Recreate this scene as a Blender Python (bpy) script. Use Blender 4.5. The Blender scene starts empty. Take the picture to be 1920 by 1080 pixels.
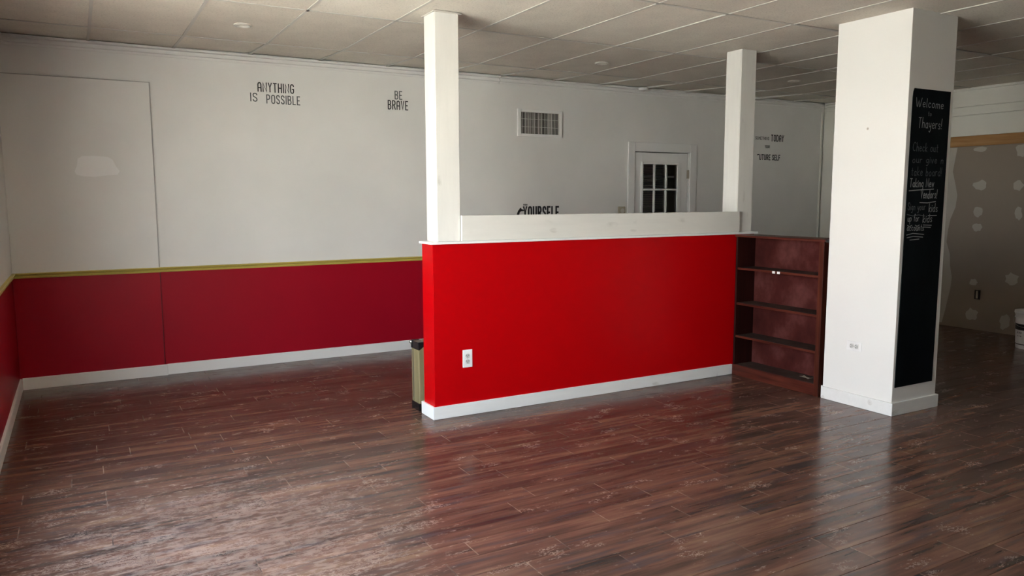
import bpy, bmesh, math, random
from mathutils import Matrix, Vector
random.seed(7)
C = bpy.context.scene
COL = C.collection

# ------------------------------------------------------------------ camera
CAM_H = 1.474
FW = Vector((0.48786135, 0.8652457, -0.11550405))
RT = Vector((0.8709086, -0.49143667, -0.00286417))
UP = Vector((0.05924113, 0.09919616, 0.99330288))
cd = bpy.data.cameras.new('camera'); cam = bpy.data.objects.new('camera', cd); COL.objects.link(cam)
M = Matrix.Identity(4)
for i in range(3):
    M[i][0] = RT[i]; M[i][1] = UP[i]; M[i][2] = -FW[i]
M[2][3] = CAM_H
cam.matrix_world = M
cd.sensor_width = 36; cd.lens = 36 * 1440.5 / 1920; cd.clip_start = 0.02; cd.clip_end = 200
C.camera = cam

# ------------------------------------------------------------------ world, lights, exposure
ROOM_X0, ROOM_X1, ROOM_Y0, ROOM_Y1 = -0.459, 8.703, -1.3, 7.007
WY0, WY1, WZ0, WZ1 = 1.0, 4.35, 0.55, 2.30           # storefront window in the left wall
FX0, FX1 = 0.7, 3.3                                  # window in the front wall, behind the camera
w = bpy.data.worlds.new('sky'); C.world = w; w.use_nodes = True
nt = w.node_tree; nt.nodes.clear()
tc = nt.nodes.new('ShaderNodeTexCoord'); sx = nt.nodes.new('ShaderNodeSeparateXYZ')
cr = nt.nodes.new('ShaderNodeValToRGB'); bg = nt.nodes.new('ShaderNodeBackground'); wo = nt.nodes.new('ShaderNodeOutputWorld')
nt.links.new(tc.outputs['Generated'], sx.inputs[0]); nt.links.new(sx.outputs['Z'], cr.inputs[0])
nt.links.new(cr.outputs[0], bg.inputs[0]); nt.links.new(bg.outputs[0], wo.inputs[0])
cr.color_ramp.elements[0].position = 0.0; cr.color_ramp.elements[0].color = (1.0, 1.0, 0.98, 1)
cr.color_ramp.elements[1].position = 0.8; cr.color_ramp.elements[1].color = (0.55, 0.74, 1.0, 1)
bg.inputs[1].default_value = 8.0
sd = bpy.data.lights.new('sun', 'SUN'); so = bpy.data.objects.new('sun', sd); COL.objects.link(so)
sd.energy = 44.0; sd.angle = math.radians(0.6); sd.color = (1.0, 0.93, 0.80)
so.rotation_euler = Vector((0.02, 0.62, -0.78)).to_track_quat('-Z', 'Y').to_euler(); so.location = (-6, -6, 8)
def portal(name, loc, normal, sx_, sy_):
    l = bpy.data.lights.new(name, 'AREA'); l.shape = 'RECTANGLE'; l.size = sx_; l.size_y = sy_
    l.cycles.is_portal = True
    o = bpy.data.objects.new(name, l); COL.objects.link(o); o.location = loc
    o.rotation_euler = Vector(normal).to_track_quat('-Z', 'Z').to_euler()
portal('window_portal', (ROOM_X0 - 0.19, (WY0 + WY1) / 2, (WZ0 + WZ1) / 2), (1, 0, 0), WY1 - WY0, WZ1 - WZ0)
#portal('front_portal', ((FX0 + FX1) / 2, ROOM_Y0 - 0.19, 1.45), (0, 1, 0), FX1 - FX0, 1.4)
C.view_settings.view_transform = 'Standard'; C.view_settings.look = 'None'
C.view_settings.gamma = 1; C.view_settings.use_curve_mapping = False
C.view_settings.exposure = 1.2

# ------------------------------------------------------------------ helpers
def box(bm, x0, x1, y0, y1, z0, z1, mi=0):
    vs = [bm.verts.new(p) for p in ((x0,y0,z0),(x1,y0,z0),(x1,y1,z0),(x0,y1,z0),(x0,y0,z1),(x1,y0,z1),(x1,y1,z1),(x0,y1,z1))]
    fs = []
    for q in ((0,3,2,1),(4,5,6,7),(0,1,5,4),(1,2,6,5),(2,3,7,6),(3,0,4,7)):
        f = bm.faces.new([vs[i] for i in q]); f.material_index = mi; fs.append(f)
    return fs
def cyl(bm, c, r, h, axis='z', n=24, r2=None, mi=0):
    r2 = r if r2 is None else r2
    m = Matrix.Translation(c)
    if axis == 'y': m = m @ Matrix.Rotation(-math.pi/2, 4, 'X')
    if axis == 'x': m = m @ Matrix.Rotation(math.pi/2, 4, 'Y')
    r_ = bmesh.ops.create_cone(bm, cap_ends=True, segments=n, radius1=r, radius2=r2, depth=h, matrix=m)
    for v in r_['verts']:
        for f in v.link_faces: f.material_index = mi
def lathe(bm, prof, c=(0,0,0), n=40):
    rings = []
    for r, z in prof:
        rings.append([bm.verts.new((c[0]+r*math.cos(2*math.pi*i/n), c[1]+r*math.sin(2*math.pi*i/n), c[2]+z)) for i in range(n)])
    for a, b in zip(rings, rings[1:]):
        for i in range(n):
            bm.faces.new((a[i], a[(i+1)%n], b[(i+1)%n], b[i]))
def poly(bm, pts, ext):
    """flat outline pts (3D) extruded along ext"""
    e = Vector(ext); a = [bm.verts.new(p) for p in pts]; b = [bm.verts.new(Vector(p)+e) for p in pts]
    bm.faces.new(a); bm.faces.new(list(reversed(b)))
    for i in range(len(a)):
        j = (i+1) % len(a); bm.faces.new((a[j], a[i], b[i], b[j]))
def obj(name, bm, mats, parent=None, bevel=0.0, smooth=False, segs=2):
    bmesh.ops.recalc_face_normals(bm, faces=bm.faces)
    me = bpy.data.meshes.new(name); bm.to_mesh(me); bm.free()
    if not isinstance(mats, (list, tuple)): mats = [mats]
    for m in mats: me.materials.append(m)
    o = bpy.data.objects.new(name, me); COL.objects.link(o)
    if parent: o.parent = parent; o.matrix_parent_inverse = parent.matrix_basis.inverted()
    if bevel:
        b = o.modifiers.new('bevel', 'BEVEL'); b.width = bevel; b.segments = segs; b.limit_method = 'ANGLE'; b.angle_limit = 0.7
    if smooth:
        for p in me.polygons: p.use_smooth = True
        me.set_sharp_from_angle(angle=0.6)
    return o
def bx(name, x0, x1, y0, y1, z0, z1, mats, parent=None, bevel=0.0):
    bm = bmesh.new(); box(bm, x0, x1, y0, y1, z0, z1); return obj(name, bm, mats, parent, bevel)
def thing(name, label, cat, loc=(0,0,0), group=None):
    o = bpy.data.objects.new(name, None); COL.objects.link(o); o.location = loc; o.empty_display_size = 0.1
    o['label'] = label; o['category'] = cat
    if group: o['group'] = group
    return o
def tag(o, label, cat, group=None):
    o['label'] = label; o['category'] = cat
    if group: o['group'] = group
    return o
def struct(o): o['kind'] = 'structure'; return o

# ------------------------------------------------------------------ materials
class N:
    def __init__(s, name, rough=0.5, spec=0.5):
        s.m = bpy.data.materials.new(name); s.m.use_nodes = True; s.t = s.m.node_tree
        s.b = s.t.nodes['Principled BSDF']; s.b.inputs['Roughness'].default_value = rough
        s.b.inputs['Specular IOR Level'].default_value = spec
    def n(s, kind, **kw):
        nd = s.t.nodes.new(kind)
        for k, v in kw.items():
            if k.startswith('i_'):
                key = k[2:]; key = int(key) if key.isdigit() else key.replace('_', ' ')
                nd.inputs[key].default_value = v
            else: setattr(nd, k, v)
        return nd
    def l(s, a, b): s.t.links.new(a, b)
    def pos(s): return s.n('ShaderNodeNewGeometry').outputs['Position']
    def mapping(s, vec, scale=(1,1,1), loc=(0,0,0)):
        mp = s.n('ShaderNodeMapping'); mp.inputs['Scale'].default_value = scale; mp.inputs['Location'].default_value = loc
        s.l(vec, mp.inputs['Vector']); return mp.outputs[0]
    def noise(s, vec, scale, detail=4, rough=0.5):
        nd = s.n('ShaderNodeTexNoise', i_Scale=scale, i_Detail=detail, i_Roughness=rough); s.l(vec, nd.inputs['Vector']); return nd.outputs['Fac']
    def ramp(s, fac, stops, interp='LINEAR'):
        r = s.n('ShaderNodeValToRGB'); r.color_ramp.interpolation = interp
        els = r.color_ramp.elements
        while len(els) < len(stops): els.new(0.5)
        for e, (p, c) in zip(els, stops):
            e.position = p; e.color = (c[0], c[1], c[2], 1) if isinstance(c, (tuple, list)) else (c, c, c, 1)
        s.l(fac, r.inputs[0]); return r.outputs[0]
    def mix(s, fac, a, b, mode='MIX'):
        m = s.n('ShaderNodeMix', data_type='RGBA', blend_type=mode)
        for v, k in ((fac, 0), (a, 6), (b, 7)):
            if hasattr(v, 'is_linked'): s.l(v, m.inputs[k])
            elif isinstance(v, (int, float)): m.inputs[k].default_value = v if k == 0 else (v, v, v, 1)
            else: m.inputs[k].default_value = (*v, 1)
        return m.outputs[2]
    def math(s, op, a, b=0.0, clamp=False):
        m = s.n('ShaderNodeMath', operation=op, use_clamp=clamp)
        for v, k in ((a, 0), (b, 1)):
            if hasattr(v, 'is_linked'): s.l(v, m.inputs[k])
            else: m.inputs[k].default_value = v
        return m.outputs[0]
    def color(s, c):
        if hasattr(c, 'is_linked'): s.l(c, s.b.inputs['Base Color'])
        else: s.b.inputs['Base Color'].default_value = (*c, 1)
    def bump(s, h, strength=0.2, dist=0.002):
        b = s.n('ShaderNodeBump'); b.inputs['Strength'].default_value = strength; b.inputs['Distance'].default_value = dist
        s.l(h, b.inputs['Height']); s.l(b.outputs[0], s.b.inputs['Normal'])

def paint(name, c, rough=0.55, var=0.04, grain=0.12, spec=0.4):
    k = N(name, rough, spec); p = k.pos()
    a = tuple(x*(1-var) for x in c); b = tuple(min(1, x*(1+var)) for x in c)
    k.color(k.ramp(k.noise(p, 1.7, 4), [(0.3, a), (0.7, b)]))
    k.bump(k.noise(p, 260, 3), grain, 0.001); return k.m
def plain(name, c, rough=0.5, metal=0.0, spec=0.5, bump=0):
    k = N(name, rough, spec); p = k.pos()
    k.color(k.ramp(k.noise(p, 9, 3), [(0.3, tuple(x*0.92 for x in c)), (0.7, tuple(min(1, x*1.05) for x in c))]))
    k.b.inputs['Metallic'].default_value = metal
    if bump: k.bump(k.noise(p, 80, 3), bump, 0.002)
    return k.m
def primed_pine(name, c, axis, seed):
    """white primed pine with grain and grey knots showing through"""
    k = N(name, 0.45, 0.4); p = k.pos()
    sc = {'x': (1.6, 14, 14), 'z': (14, 14, 1.6)}[axis]; kn = {'x': (3.2, 9, 9), 'z': (9, 9, 2.6)}[axis]
    g = k.noise(k.mapping(p, sc, (seed, seed*2, seed*3)), 2.0, 5, 0.6)
    base = k.ramp(g, [(0.3, tuple(x*0.95 for x in c)), (0.65, c)])
    v = k.n('ShaderNodeTexVoronoi', i_Scale=1.0, i_Randomness=1.0)
    nz = k.n('ShaderNodeTexNoise', i_Scale=9.0, i_Detail=3.0); k.l(p, nz.inputs['Vector'])
    va = k.n('ShaderNodeVectorMath', operation='MULTIPLY_ADD'); k.l(nz.outputs['Color'], va.inputs[0])
    va.inputs[1].default_value = (0.22, 0.22, 0.22); k.l(k.mapping(p, kn, (seed, seed, seed)), va.inputs[2])
    k.l(va.outputs[0], v.inputs['Vector'])
    ring = k.ramp(v.outputs['Distance'], [(0.0, 0.35), (0.07, 0.9), (0.10, 0.3), (0.14, 0.7), (0.20, 0.0)])
    msk = k.math('MULTIPLY', ring, k.ramp(k.noise(p, 6.5, 2), [(0.45, 0.0), (0.62, 0.75)]))
    k.color(k.mix(msk, base, (0.42, 0.40, 0.36)))
    k.bump(g, 0.15, 0.002); return k.m

WHITE = (0.76, 0.755, 0.73)
M_white = paint('wall_white', WHITE, 0.5)
M_white_gloss = paint('trim_white', (0.80, 0.80, 0.785), 0.35, 0.03)
M_warm_white = paint('right_wall_white', (0.78, 0.77, 0.70), 0.5)  # even warm white paint, also on right trim and in the back room
M_front = paint('front_wall_greige', (0.48, 0.46, 0.42), 0.6)
M_edge_shade = plain('panel_edge_shade', (0.40, 0.40, 0.385), 0.7)  # grey for the painted shadow line around the boxed panel
M_edge_shade_red = plain('red_edge_shade', (0.12, 0.002, 0.006), 0.6)  # dark red for the painted shadow line below the rail
M_pillar = None
def pillar_mat():
    k = N('pillar_white', 0.5, 0.4); p = k.pos()
    base = k.ramp(k.noise(p, 1.4, 4), [(0.3, (0.735, 0.73, 0.705)), (0.7, (0.77, 0.765, 0.74))])
    v = k.n('ShaderNodeTexVoronoi', i_Scale=3.3); k.l(p, v.inputs['Vector'])
    msk = k.math('MULTIPLY', k.ramp(v.outputs['Distance'], [(0.02, 0.8), (0.035, 0.0)]), k.ramp(k.noise(p, 3.1, 1), [(0.5, 0.0), (0.55, 1.0)]))
    k.color(k.mix(msk, base, (0.35, 0.30, 0.25))); k.bump(k.noise(p, 200, 3), 0.12, 0.001); return k.m
M_pillar = pillar_mat()
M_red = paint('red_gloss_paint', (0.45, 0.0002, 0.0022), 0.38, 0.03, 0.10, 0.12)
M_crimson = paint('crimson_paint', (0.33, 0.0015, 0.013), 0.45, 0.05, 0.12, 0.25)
M_patch = paint('patched_paint', (0.86, 0.86, 0.85), 0.6)
M_rail = paint('golden_rail_paint', (0.50, 0.40, 0.095), 0.4, 0.12)
M_pine_x = primed_pine('primed_pine_board', (0.70, 0.685, 0.645), 'x', 1.3)
M_pine_z = primed_pine('primed_pine_post', (0.71, 0.70, 0.665), 'z', 4.1)
M_pine_base = primed_pine('primed_pine_base', (0.76, 0.765, 0.75), 'x', 7.7)
M_black = plain('black_vinyl', (0.012, 0.012, 0.013), 0.45)
M_greyink = plain('faded_vinyl', (0.07, 0.08, 0.08), 0.5)
M_dark = plain('dark_void', (0.02, 0.018, 0.016), 0.9)
M_plastic = plain('white_plastic', (0.80, 0.80, 0.79), 0.3)
M_recept = plain('grey_white_plastic', (0.55, 0.55, 0.53), 0.4)
M_slot = plain('slot_black', (0.02, 0.02, 0.02), 0.6)
M_metal = plain('steel', (0.55, 0.54, 0.52), 0.3, 1.0)
M_guard = plain('black_guard', (0.008, 0.008, 0.009), 0.25)
M_hinge = plain('aged_hinge', (0.28, 0.25, 0.2), 0.4, 0.8)
M_thermo = plain('beige_plastic', (0.42, 0.38, 0.29), 0.4)
M_chalk = plain('chalk', (0.27, 0.28, 0.28), 0.95)
M_chalk_dim = plain('faint_chalk', (0.09, 0.098, 0.102), 0.95)
M_mud = paint('joint_compound', (0.45, 0.42, 0.37), 0.8, 0.08, 0.3)
M_drywall = paint('bare_drywall', (0.29, 0.245, 0.20), 0.85, 0.06)
M_tan = None

def chalkboard_mat():
    k = N('chalkboard_black', 0.6, 0.06); p = k.pos()
    k.color(k.ramp(k.noise(k.mapping(p, (3, 3, 1.2)), 3, 5), [(0.35, (0.002, 0.004, 0.005)), (0.75, (0.005, 0.008, 0.010))])); return k.m
M_board = chalkboard_mat()

def wood_mat(name, c1, c2, c3, axis, rough=0.35):
    k = N(name, rough, 0.22); p = k.pos()
    sc = {'x': (1.2, 22, 22), 'y': (22, 1.2, 22), 'z': (22, 22, 1.2)}[axis]
    g = k.noise(k.mapping(p, sc), 1.5, 6, 0.6)
    k.color(k.ramp(g, [(0.28, c1), (0.5, c2), (0.75, c3)])); k.bump(g, 0.15, 0.002); return k.m
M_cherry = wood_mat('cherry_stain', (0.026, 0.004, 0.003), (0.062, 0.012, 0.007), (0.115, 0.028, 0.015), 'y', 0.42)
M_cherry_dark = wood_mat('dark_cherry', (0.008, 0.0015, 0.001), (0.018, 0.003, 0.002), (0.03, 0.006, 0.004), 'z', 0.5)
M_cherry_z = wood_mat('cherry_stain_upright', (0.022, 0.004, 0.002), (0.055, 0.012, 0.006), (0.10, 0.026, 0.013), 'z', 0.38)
M_tanstrip = wood_mat('raw_lumber', (0.28, 0.145, 0.05), (0.38, 0.205, 0.08), (0.46, 0.27, 0.12), 'y', 0.6)
def dusty(name, c1, c2, c3, scl, rough):
    k = N(name, rough, 0.12); p = k.pos()
    k.color(k.ramp(k.noise(k.mapping(p, (1, 1, 0.8)), scl, 6, 0.62), [(0.32, c1), (0.5, c2), (0.72, c3)])); return k.m
M_cherry_back = dusty('scuffed_cherry_back', (0.030, 0.006, 0.005), (0.056, 0.012, 0.010), (0.11, 0.036, 0.032), 4.2, 0.5)
M_dusty_shelf = dusty('dusty_shelf_top', (0.035, 0.022, 0.018), (0.05, 0.034, 0.028), (0.07, 0.05, 0.042), 9, 0.7)
M_case = wood_mat('tan_case', (0.17, 0.14, 0.07), (0.21, 0.175, 0.09), (0.26, 0.215, 0.12), 'z', 0.5)

def tile_mat():
    k = N('mineral_tile', 0.9, 0.2); p = k.pos(); oi = k.n('ShaderNodeObjectInfo')
    base = k.mix(oi.outputs['Random'], (0.69, 0.645, 0.56), (0.79, 0.745, 0.655))
    n1 = k.noise(p, 75, 4, 0.7); n2 = k.noise(p, 5, 3)
    sp = k.ramp(n1, [(0.32, 0.78), (0.48, 1.0)])
    c = k.mix(1.0, base, sp, 'MULTIPLY'); c = k.mix(1.0, c, k.ramp(n2, [(0.35, 0.93), (0.65, 1.0)]), 'MULTIPLY')
    k.color(c); k.bump(n1, 0.5, 0.004); return k.m
M_tile = tile_mat()
M_grid = paint('grid_white', (0.56, 0.54, 0.49), 0.5)

def plank_mat():
    k = N('laminate_plank', 0.2, 0.26); p = k.pos(); oi = k.n('ShaderNodeObjectInfo')
    at = k.n('ShaderNodeAttribute', attribute_name='pid')
    rnd = k.math('ADD', oi.outputs['Random'], at.outputs['Fac'])
    rf = k.math('FRACT', k.math('MULTIPLY', rnd, 7.31))
    cv = k.n('ShaderNodeCombineXYZ'); k.l(k.math('MULTIPLY', rf, 13.0), cv.inputs[0]); k.l(k.math('MULTIPLY', rf, 5.0), cv.inputs[2])
    ad = k.n('ShaderNodeVectorMath', operation='ADD'); k.l(k.mapping(p, (1.2, 17, 1)), ad.inputs[0]); k.l(cv.outputs[0], ad.inputs[1])
    g = k.noise(ad.outputs[0], 1.4, 5, 0.6)
    g2 = k.noise(k.mapping(p, (1.1, 8, 1), (3, 1, 0)), 1.1, 4, 0.55)     # streaks that run on across planks
    gg = k.math('ADD', k.math('MULTIPLY', g, 0.55), k.math('MULTIPLY', g2, 0.45))
    col = k.ramp(gg, [(0.34, (0.018, 0.015, 0.016)), (0.42, (0.042, 0.026, 0.022)), (0.50, (0.075, 0.040, 0.031)), (0.58, (0.105, 0.062, 0.046)), (0.68, (0.15, 0.095, 0.06))])
    tone = k.ramp(rf, [(0.0, (1.12, 1.02, 0.95)), (1.0, (1.60, 1.38, 1.24))])
    col = k.mix(1.0, col, tone, 'MULTIPLY')
    # blue-grey smoky streaks
    col = k.mix(k.ramp(k.noise(k.mapping(p, (2, 16, 1), (9, 4, 0)), 1.2, 4), [(0.56, 0.0), (0.68, 0.55)]), col, (0.045, 0.042, 0.05))
    # dried salt and plaster dust, thickest by the shop window
    sx_ = k.n('ShaderNodeSeparateXYZ'); k.l(p, sx_.inputs[0])
    dx = k.math('MULTIPLY', k.math('SUBTRACT', sx_.outputs[0], 0.40), 0.85); dy = k.math('MULTIPLY', k.math('SUBTRACT', sx_.outputs[1], 3.25), 0.75)
    d2 = k.math('ADD', k.math('MULTIPLY', dx, dx), k.math('MULTIPLY', dy, dy))
    near = k.ramp(d2, [(0.0, 1.0), (0.9, 0.0)])
    c1 = k.math('ABSOLUTE', k.math('SUBTRACT', k.noise(k.mapping(p, (26, 44, 20)), 1.0, 5, 0.65), 0.5))
    curl = k.ramp(c1, [(0.0, 1.0), (0.035, 0.0)])                       # thin curly dried edges
    clus = k.math('ADD', k.noise(k.mapping(p, (2.0, 4.2, 2)), 1.7, 5, 0.65), k.math('MULTIPLY', near, 0.13))
    spots = k.ramp(k.noise(k.mapping(p, (45, 80, 30)), 1.0, 3, 0.6), [(0.62, 0.0), (0.68, 1.0)])
    cm = k.ramp(clus, [(0.575, 0.0), (0.72, 0.62)])
    film = k.ramp(k.math('ADD', k.noise(k.mapping(p, (8, 26, 5)), 1.5, 6, 0.72), k.math('MULTIPLY', near, 0.17)), [(0.60, 0.0), (0.80, 0.34)])
    dust = k.math('MAXIMUM', k.math('MULTIPLY', k.math('MAXIMUM', curl, spots), cm), film)
    col = k.mix(dust, col, (0.48, 0.345, 0.275))
    k.color(col)
    k.l(k.math('ADD', k.ramp(k.noise(p, 5, 4), [(0.3, 0.17), (0.7, 0.27)]), k.math('MULTIPLY', dust, 0.5)), k.b.inputs['Roughness'])
    k.bump(k.math('ADD', k.math('MULTIPLY', g, 0.6), k.noise(k.mapping(p, (8, 40, 8)), 1.5, 3)), 0.12, 0.0015)
    return k.m
M_plank = plank_mat()
def seam_mat():
    k = N('worn_plank_end', 0.5, 0.3)
    k.color(k.ramp(k.noise(k.mapping(k.pos(), (3.1, 11, 1)), 1.3, 1), [(0.42, (0.06, 0.035, 0.028)), (0.58, (0.27, 0.17, 0.12))])); return k.m
M_seam = seam_mat()
M_sub = plain('subfloor', (0.03, 0.02, 0.018), 0.8)

def glass_mat():
    m = bpy.data.materials.new('window_glass'); m.use_nodes = True; t = m.node_tree; t.nodes.clear()
    o = t.nodes.new('ShaderNodeOutputMaterial'); mx = t.nodes.new('ShaderNodeMixShader'); tr = t.nodes.new('ShaderNodeBsdfTransparent')
    g = t.nodes.new('ShaderNodeBsdfGlossy'); g.inputs['Roughness'].default_value = 0.02; fr = t.nodes.new('ShaderNodeFresnel'); fr.inputs[0].default_value = 1.45
    tr.inputs[0].default_value = (0.95, 0.97, 0.97, 1)
    t.links.new(fr.outputs[0], mx.inputs[0]); t.links.new(tr.outputs[0], mx.inputs[1]); t.links.new(g.outputs[0], mx.inputs[2]); t.links.new(mx.outputs[0], o.inputs[0])
    return m
M_glass = glass_mat()
M_pave = plain('pavement_concrete', (0.48, 0.45, 0.40), 0.9, bump=0.3)
M_alu = plain('window_aluminium', (0.45, 0.45, 0.44), 0.35, 0.6)

# ------------------------------------------------------------------ outside ground
g = bmesh.new(); box(g, -60, -0.75, -50, 60, -0.4, -0.15); box(g, -0.75, 70, -50, -1.6, -0.4, -0.15)
tag(obj('pavement', g, M_pave), 'grey concrete pavement outside the shop windows', 'pavement'); bpy.data.objects['pavement']['kind'] = 'structure'

# ------------------------------------------------------------------ floor
H = 0.1432
fl = struct(bx('floor', ROOM_X0-0.05, ROOM_X1+0.05, ROOM_Y0-0.05, ROOM_Y1+0.05, -0.15, -0.012, M_sub))
anchor = {0:2.19, 1:1.222, 2:2.05, 3:1.23, 4:.558, 5:.72, 6:.2, 7:.725, 8:1.243, 9:.72, 10:.88, 11:.047, 12:.72, 13:.873, 15:.72, -1:1.883, -2:3.57, -3:2.705}
planks = []
k0 = math.floor((ROOM_Y0-2.438)/H); k1 = math.ceil((ROOM_Y1-2.438)/H)
for k in range(k0, k1):
    ya, yb = max(ROOM_Y0, 2.438+H*k), min(ROOM_Y1, 2.438+H*(k+1))
    if yb-ya < 0.02: continue
    a = anchor.get(k, random.uniform(0, 1.19))
    x = a - 1.19*math.ceil((a-ROOM_X0)/1.19); i = 0
    while x < ROOM_X1:
        if i % 2 == 0: cut = k in (0, 1, 2, 4, 10) or random.random() < 0.22
        ln = (0.515 if i % 2 == 0 else 0.675)
        if not cut:
            if i % 2 == 0: ln = 1.19
            i += 1
        xa, xb = max(x, ROOM_X0), min(x+ln, ROOM_X1)
        if xb-xa > 0.01: planks.append((xa, xb, ya, yb))
        x += ln; i += 1
def scr(p):
    d = Vector(p) - Vector((0, 0, CAM_H)); c = d.dot(FW)
    if c < 0.3: return None
    return (960+1440.5*d.dot(RT)/c, 540-1440.5*d.dot(UP)/c)
def parea(p):
    xa, xb, ya, yb = p; q = [scr((x, y, 0)) for x, y in ((xa,ya),(xb,ya),(xb,yb),(xa,yb))]
    if any(v is None for v in q): return 0
    q = [(min(max(u, 0), 1920), min(max(v, 0), 1080)) for u, v in q]
    return abs(sum(q[i][0]*q[(i+1)%4][1]-q[(i+1)%4][0]*q[i][1] for i in range(4)))/2
planks.sort(key=parea, reverse=True)
def plank_geo(bm, L, W, cx=0, cy=0):
    g_ = 0.0006; e = 0.0016; hx, hy = L/2-g_, W/2-g_; b = 0.0012
    xs = [-hx, -hx+e, hx-e, hx]; fs = []
    top = [[bm.verts.new((cx+x, cy+s*(hy-b), 0)) for x in xs] for s in (-1, 1)]
    out = [[bm.verts.new((cx+x, cy+s*hy, -b)) for x in xs] for s in (-1, 1)]
    low = [[bm.verts.new((cx+x, cy+s*hy, -0.011)) for x in xs] for s in (-1, 1)]
    for i in range(3):
        f = bm.faces.new((top[0][i], top[0][i+1], top[1][i+1], top[1][i])); f.material_index = 0 if i == 1 else 1; fs.append(f)
        fs.append(bm.faces.new((out[0][i], out[0][i+1], top[0][i+1], top[0][i])))
        fs.append(bm.faces.new((top[1][i], top[1][i+1], out[1][i+1], out[1][i])))
        fs.append(bm.faces.new((low[0][i], low[0][i+1], out[0][i+1], out[0][i])))
        fs.append(bm.faces.new((out[1][i], out[1][i+1], low[1][i+1], low[1][i])))
    for i in (0, 3):
        fs.append(bm.faces.new((low[0][i], out[0][i], top[0][i], top[1][i], out[1][i], low[1][i])))
    return fs
cache = {}
for j, (xa, xb, ya, yb) in enumerate(planks[:300]):
    key = (round(xb-xa, 3), round(yb-ya, 3))
    if key not in cache:
        bm = bmesh.new(); plank_geo(bm, *key); bmesh.ops.recalc_face_normals(bm, faces=bm.faces)
        me = bpy.data.meshes.new('plank'); bm.to_mesh(me); bm.free(); me.materials.append(M_plank); me.materials.append(M_seam); cache[key] = me
    o = bpy.data.objects.new('plank', cache[key]); COL.objects.link(o); o.parent = fl; o.location = ((xa+xb)/2, (ya+yb)/2, 0)
bm = bmesh.new(); lay = bm.faces.layers.float.new('pid')
for xa, xb, ya, yb in planks[300:]:
    r = random.random()
    for f in plank_geo(bm, xb-xa, yb-ya, (xa+xb)/2, (ya+yb)/2): f[lay] = r
o = obj('far_planks', bm, [M_plank, M_seam], fl); o['kind'] = 'stuff'; o.data.name = 'far_planks'

# ------------------------------------------------------------------ ceiling
ZC, ZE, SLAB = 2.674, 2.700, 2.95
ce = struct(bx('ceiling', ROOM_X0-0.2, ROOM_X1+0.2, ROOM_Y0-0.2, ROOM_Y1+0.2, SLAB, SLAB+0.15, M_dark))
gx = {i: 0.155+0.61*i for i in range(-1, 15)}
gx[3] -= 0.02; gx[5] += 0.02; gx[2] -= 0.01; gx[7] += 0.01
XL = [ROOM_X0+0.012] + [gx[i] for i in range(0, 14)] + [ROOM_X1-0.012]
XL = [x for x in XL if x <= ROOM_X1]
YL = [ROOM_Y1-0.012, 6.295, 5.075, 3.855, 2.635, 1.415, 0.195, ROOM_Y0+0.012]
def zc(y): return ZC if y <= 6.295 else ZC + (ZE-ZC)*(y-6.295)/(ROOM_Y1-6.295)
tiles = {}
def ctile(x0, x1, y0, y1, lift):
    key = (round(x1-x0, 2), round(y1-y0, 2))
    if key not in tiles:
        bm = bmesh.new(); hx, hy = key[0]/2-0.004, key[1]/2-0.004
        box(bm, -hx, hx, -hy, hy, 0.0, 0.016); bmesh.ops.recalc_face_normals(bm, faces=bm.faces)
        me = bpy.data.meshes.new('ceiling_tile'); bm.to_mesh(me); bm.free(); me.materials.append(M_tile); tiles[key] = me
    o = bpy.data.objects.new('ceiling_tile', tiles[key]); COL.objects.link(o); o.parent = ce
    o.location = ((x0+x1)/2, (y0+y1)/2, (zc(y0)+zc(y1))/2+0.004+lift[2])
    o.rotation_euler = (math.atan2(zc(y1)-zc(y0), y1-y0)+lift[0], lift[1], 0)
for j in range(len(YL)-1):
    for i in range(len(XL)-1):
        lift = (0, 0, 0)
        if j == 0: lift = (random.choice((0, 0.015, 0.022, 0)), random.uniform(-0.014, 0.014), 0.006)
        elif random.random() < 0.25: lift = (random.uniform(-0.003, 0.004), random.uniform(-0.005, 0.005), 0.003)
        ctile(XL[i], XL[i+1], YL[j+1], YL[j], lift)
def gridbar(x0, x1, y0, y1, along):
    bm = bmesh.new()
    if along == 'y':
        for f in box(bm, x0-0.010, x0+0.010, y0, y1, -0.001, 0.003): pass
        box(bm, x0-0.0015, x0+0.0015, y0, y1, 0.002, 0.03)
        for v in bm.verts: v.co.z += zc(v.co.y)
    else:
        box(bm, x0, x1, y0-0.012, y0+0.012, -0.001, 0.0022); box(bm, x0, x1, y0-0.0015, y0+0.0015, 0.0022, 0.03)
        for v in bm.verts: v.co.z += ZC
    obj('grid_bar', bm, M_grid, ce)
for x in XL[1:-1]:
    gridbar(x, x, ROOM_Y0+0.002, 6.295, 'y'); gridbar(x, x, 6.295, ROOM_Y1-0.03, 'y')
for y in YL[1:-1]: gridbar(ROOM_X0+0.002, ROOM_X1-0.002, y, y, 'x')

# ------------------------------------------------------------------ walls
ZR0, ZR1 = 0.878, 0.914
DX0, DX1, DZ1 = 5.552, 6.365, 2.003
def wall_boxes(rects, fixed, axis, mi=0):
    pass
bm = bmesh.new(); T = 0.12; D = ROOM_Y1
def bwall(x0, x1, z0, z1, mi): box(bm, x0, x1, D, D+T, z0, z1, mi)
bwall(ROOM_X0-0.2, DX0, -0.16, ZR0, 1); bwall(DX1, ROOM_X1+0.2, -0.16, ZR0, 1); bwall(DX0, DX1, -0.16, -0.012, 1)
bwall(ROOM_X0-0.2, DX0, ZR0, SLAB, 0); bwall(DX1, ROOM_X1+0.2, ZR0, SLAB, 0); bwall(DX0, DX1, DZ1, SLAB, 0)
wb = struct(obj('wall_back', bm, [M_white, M_crimson]))
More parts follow.
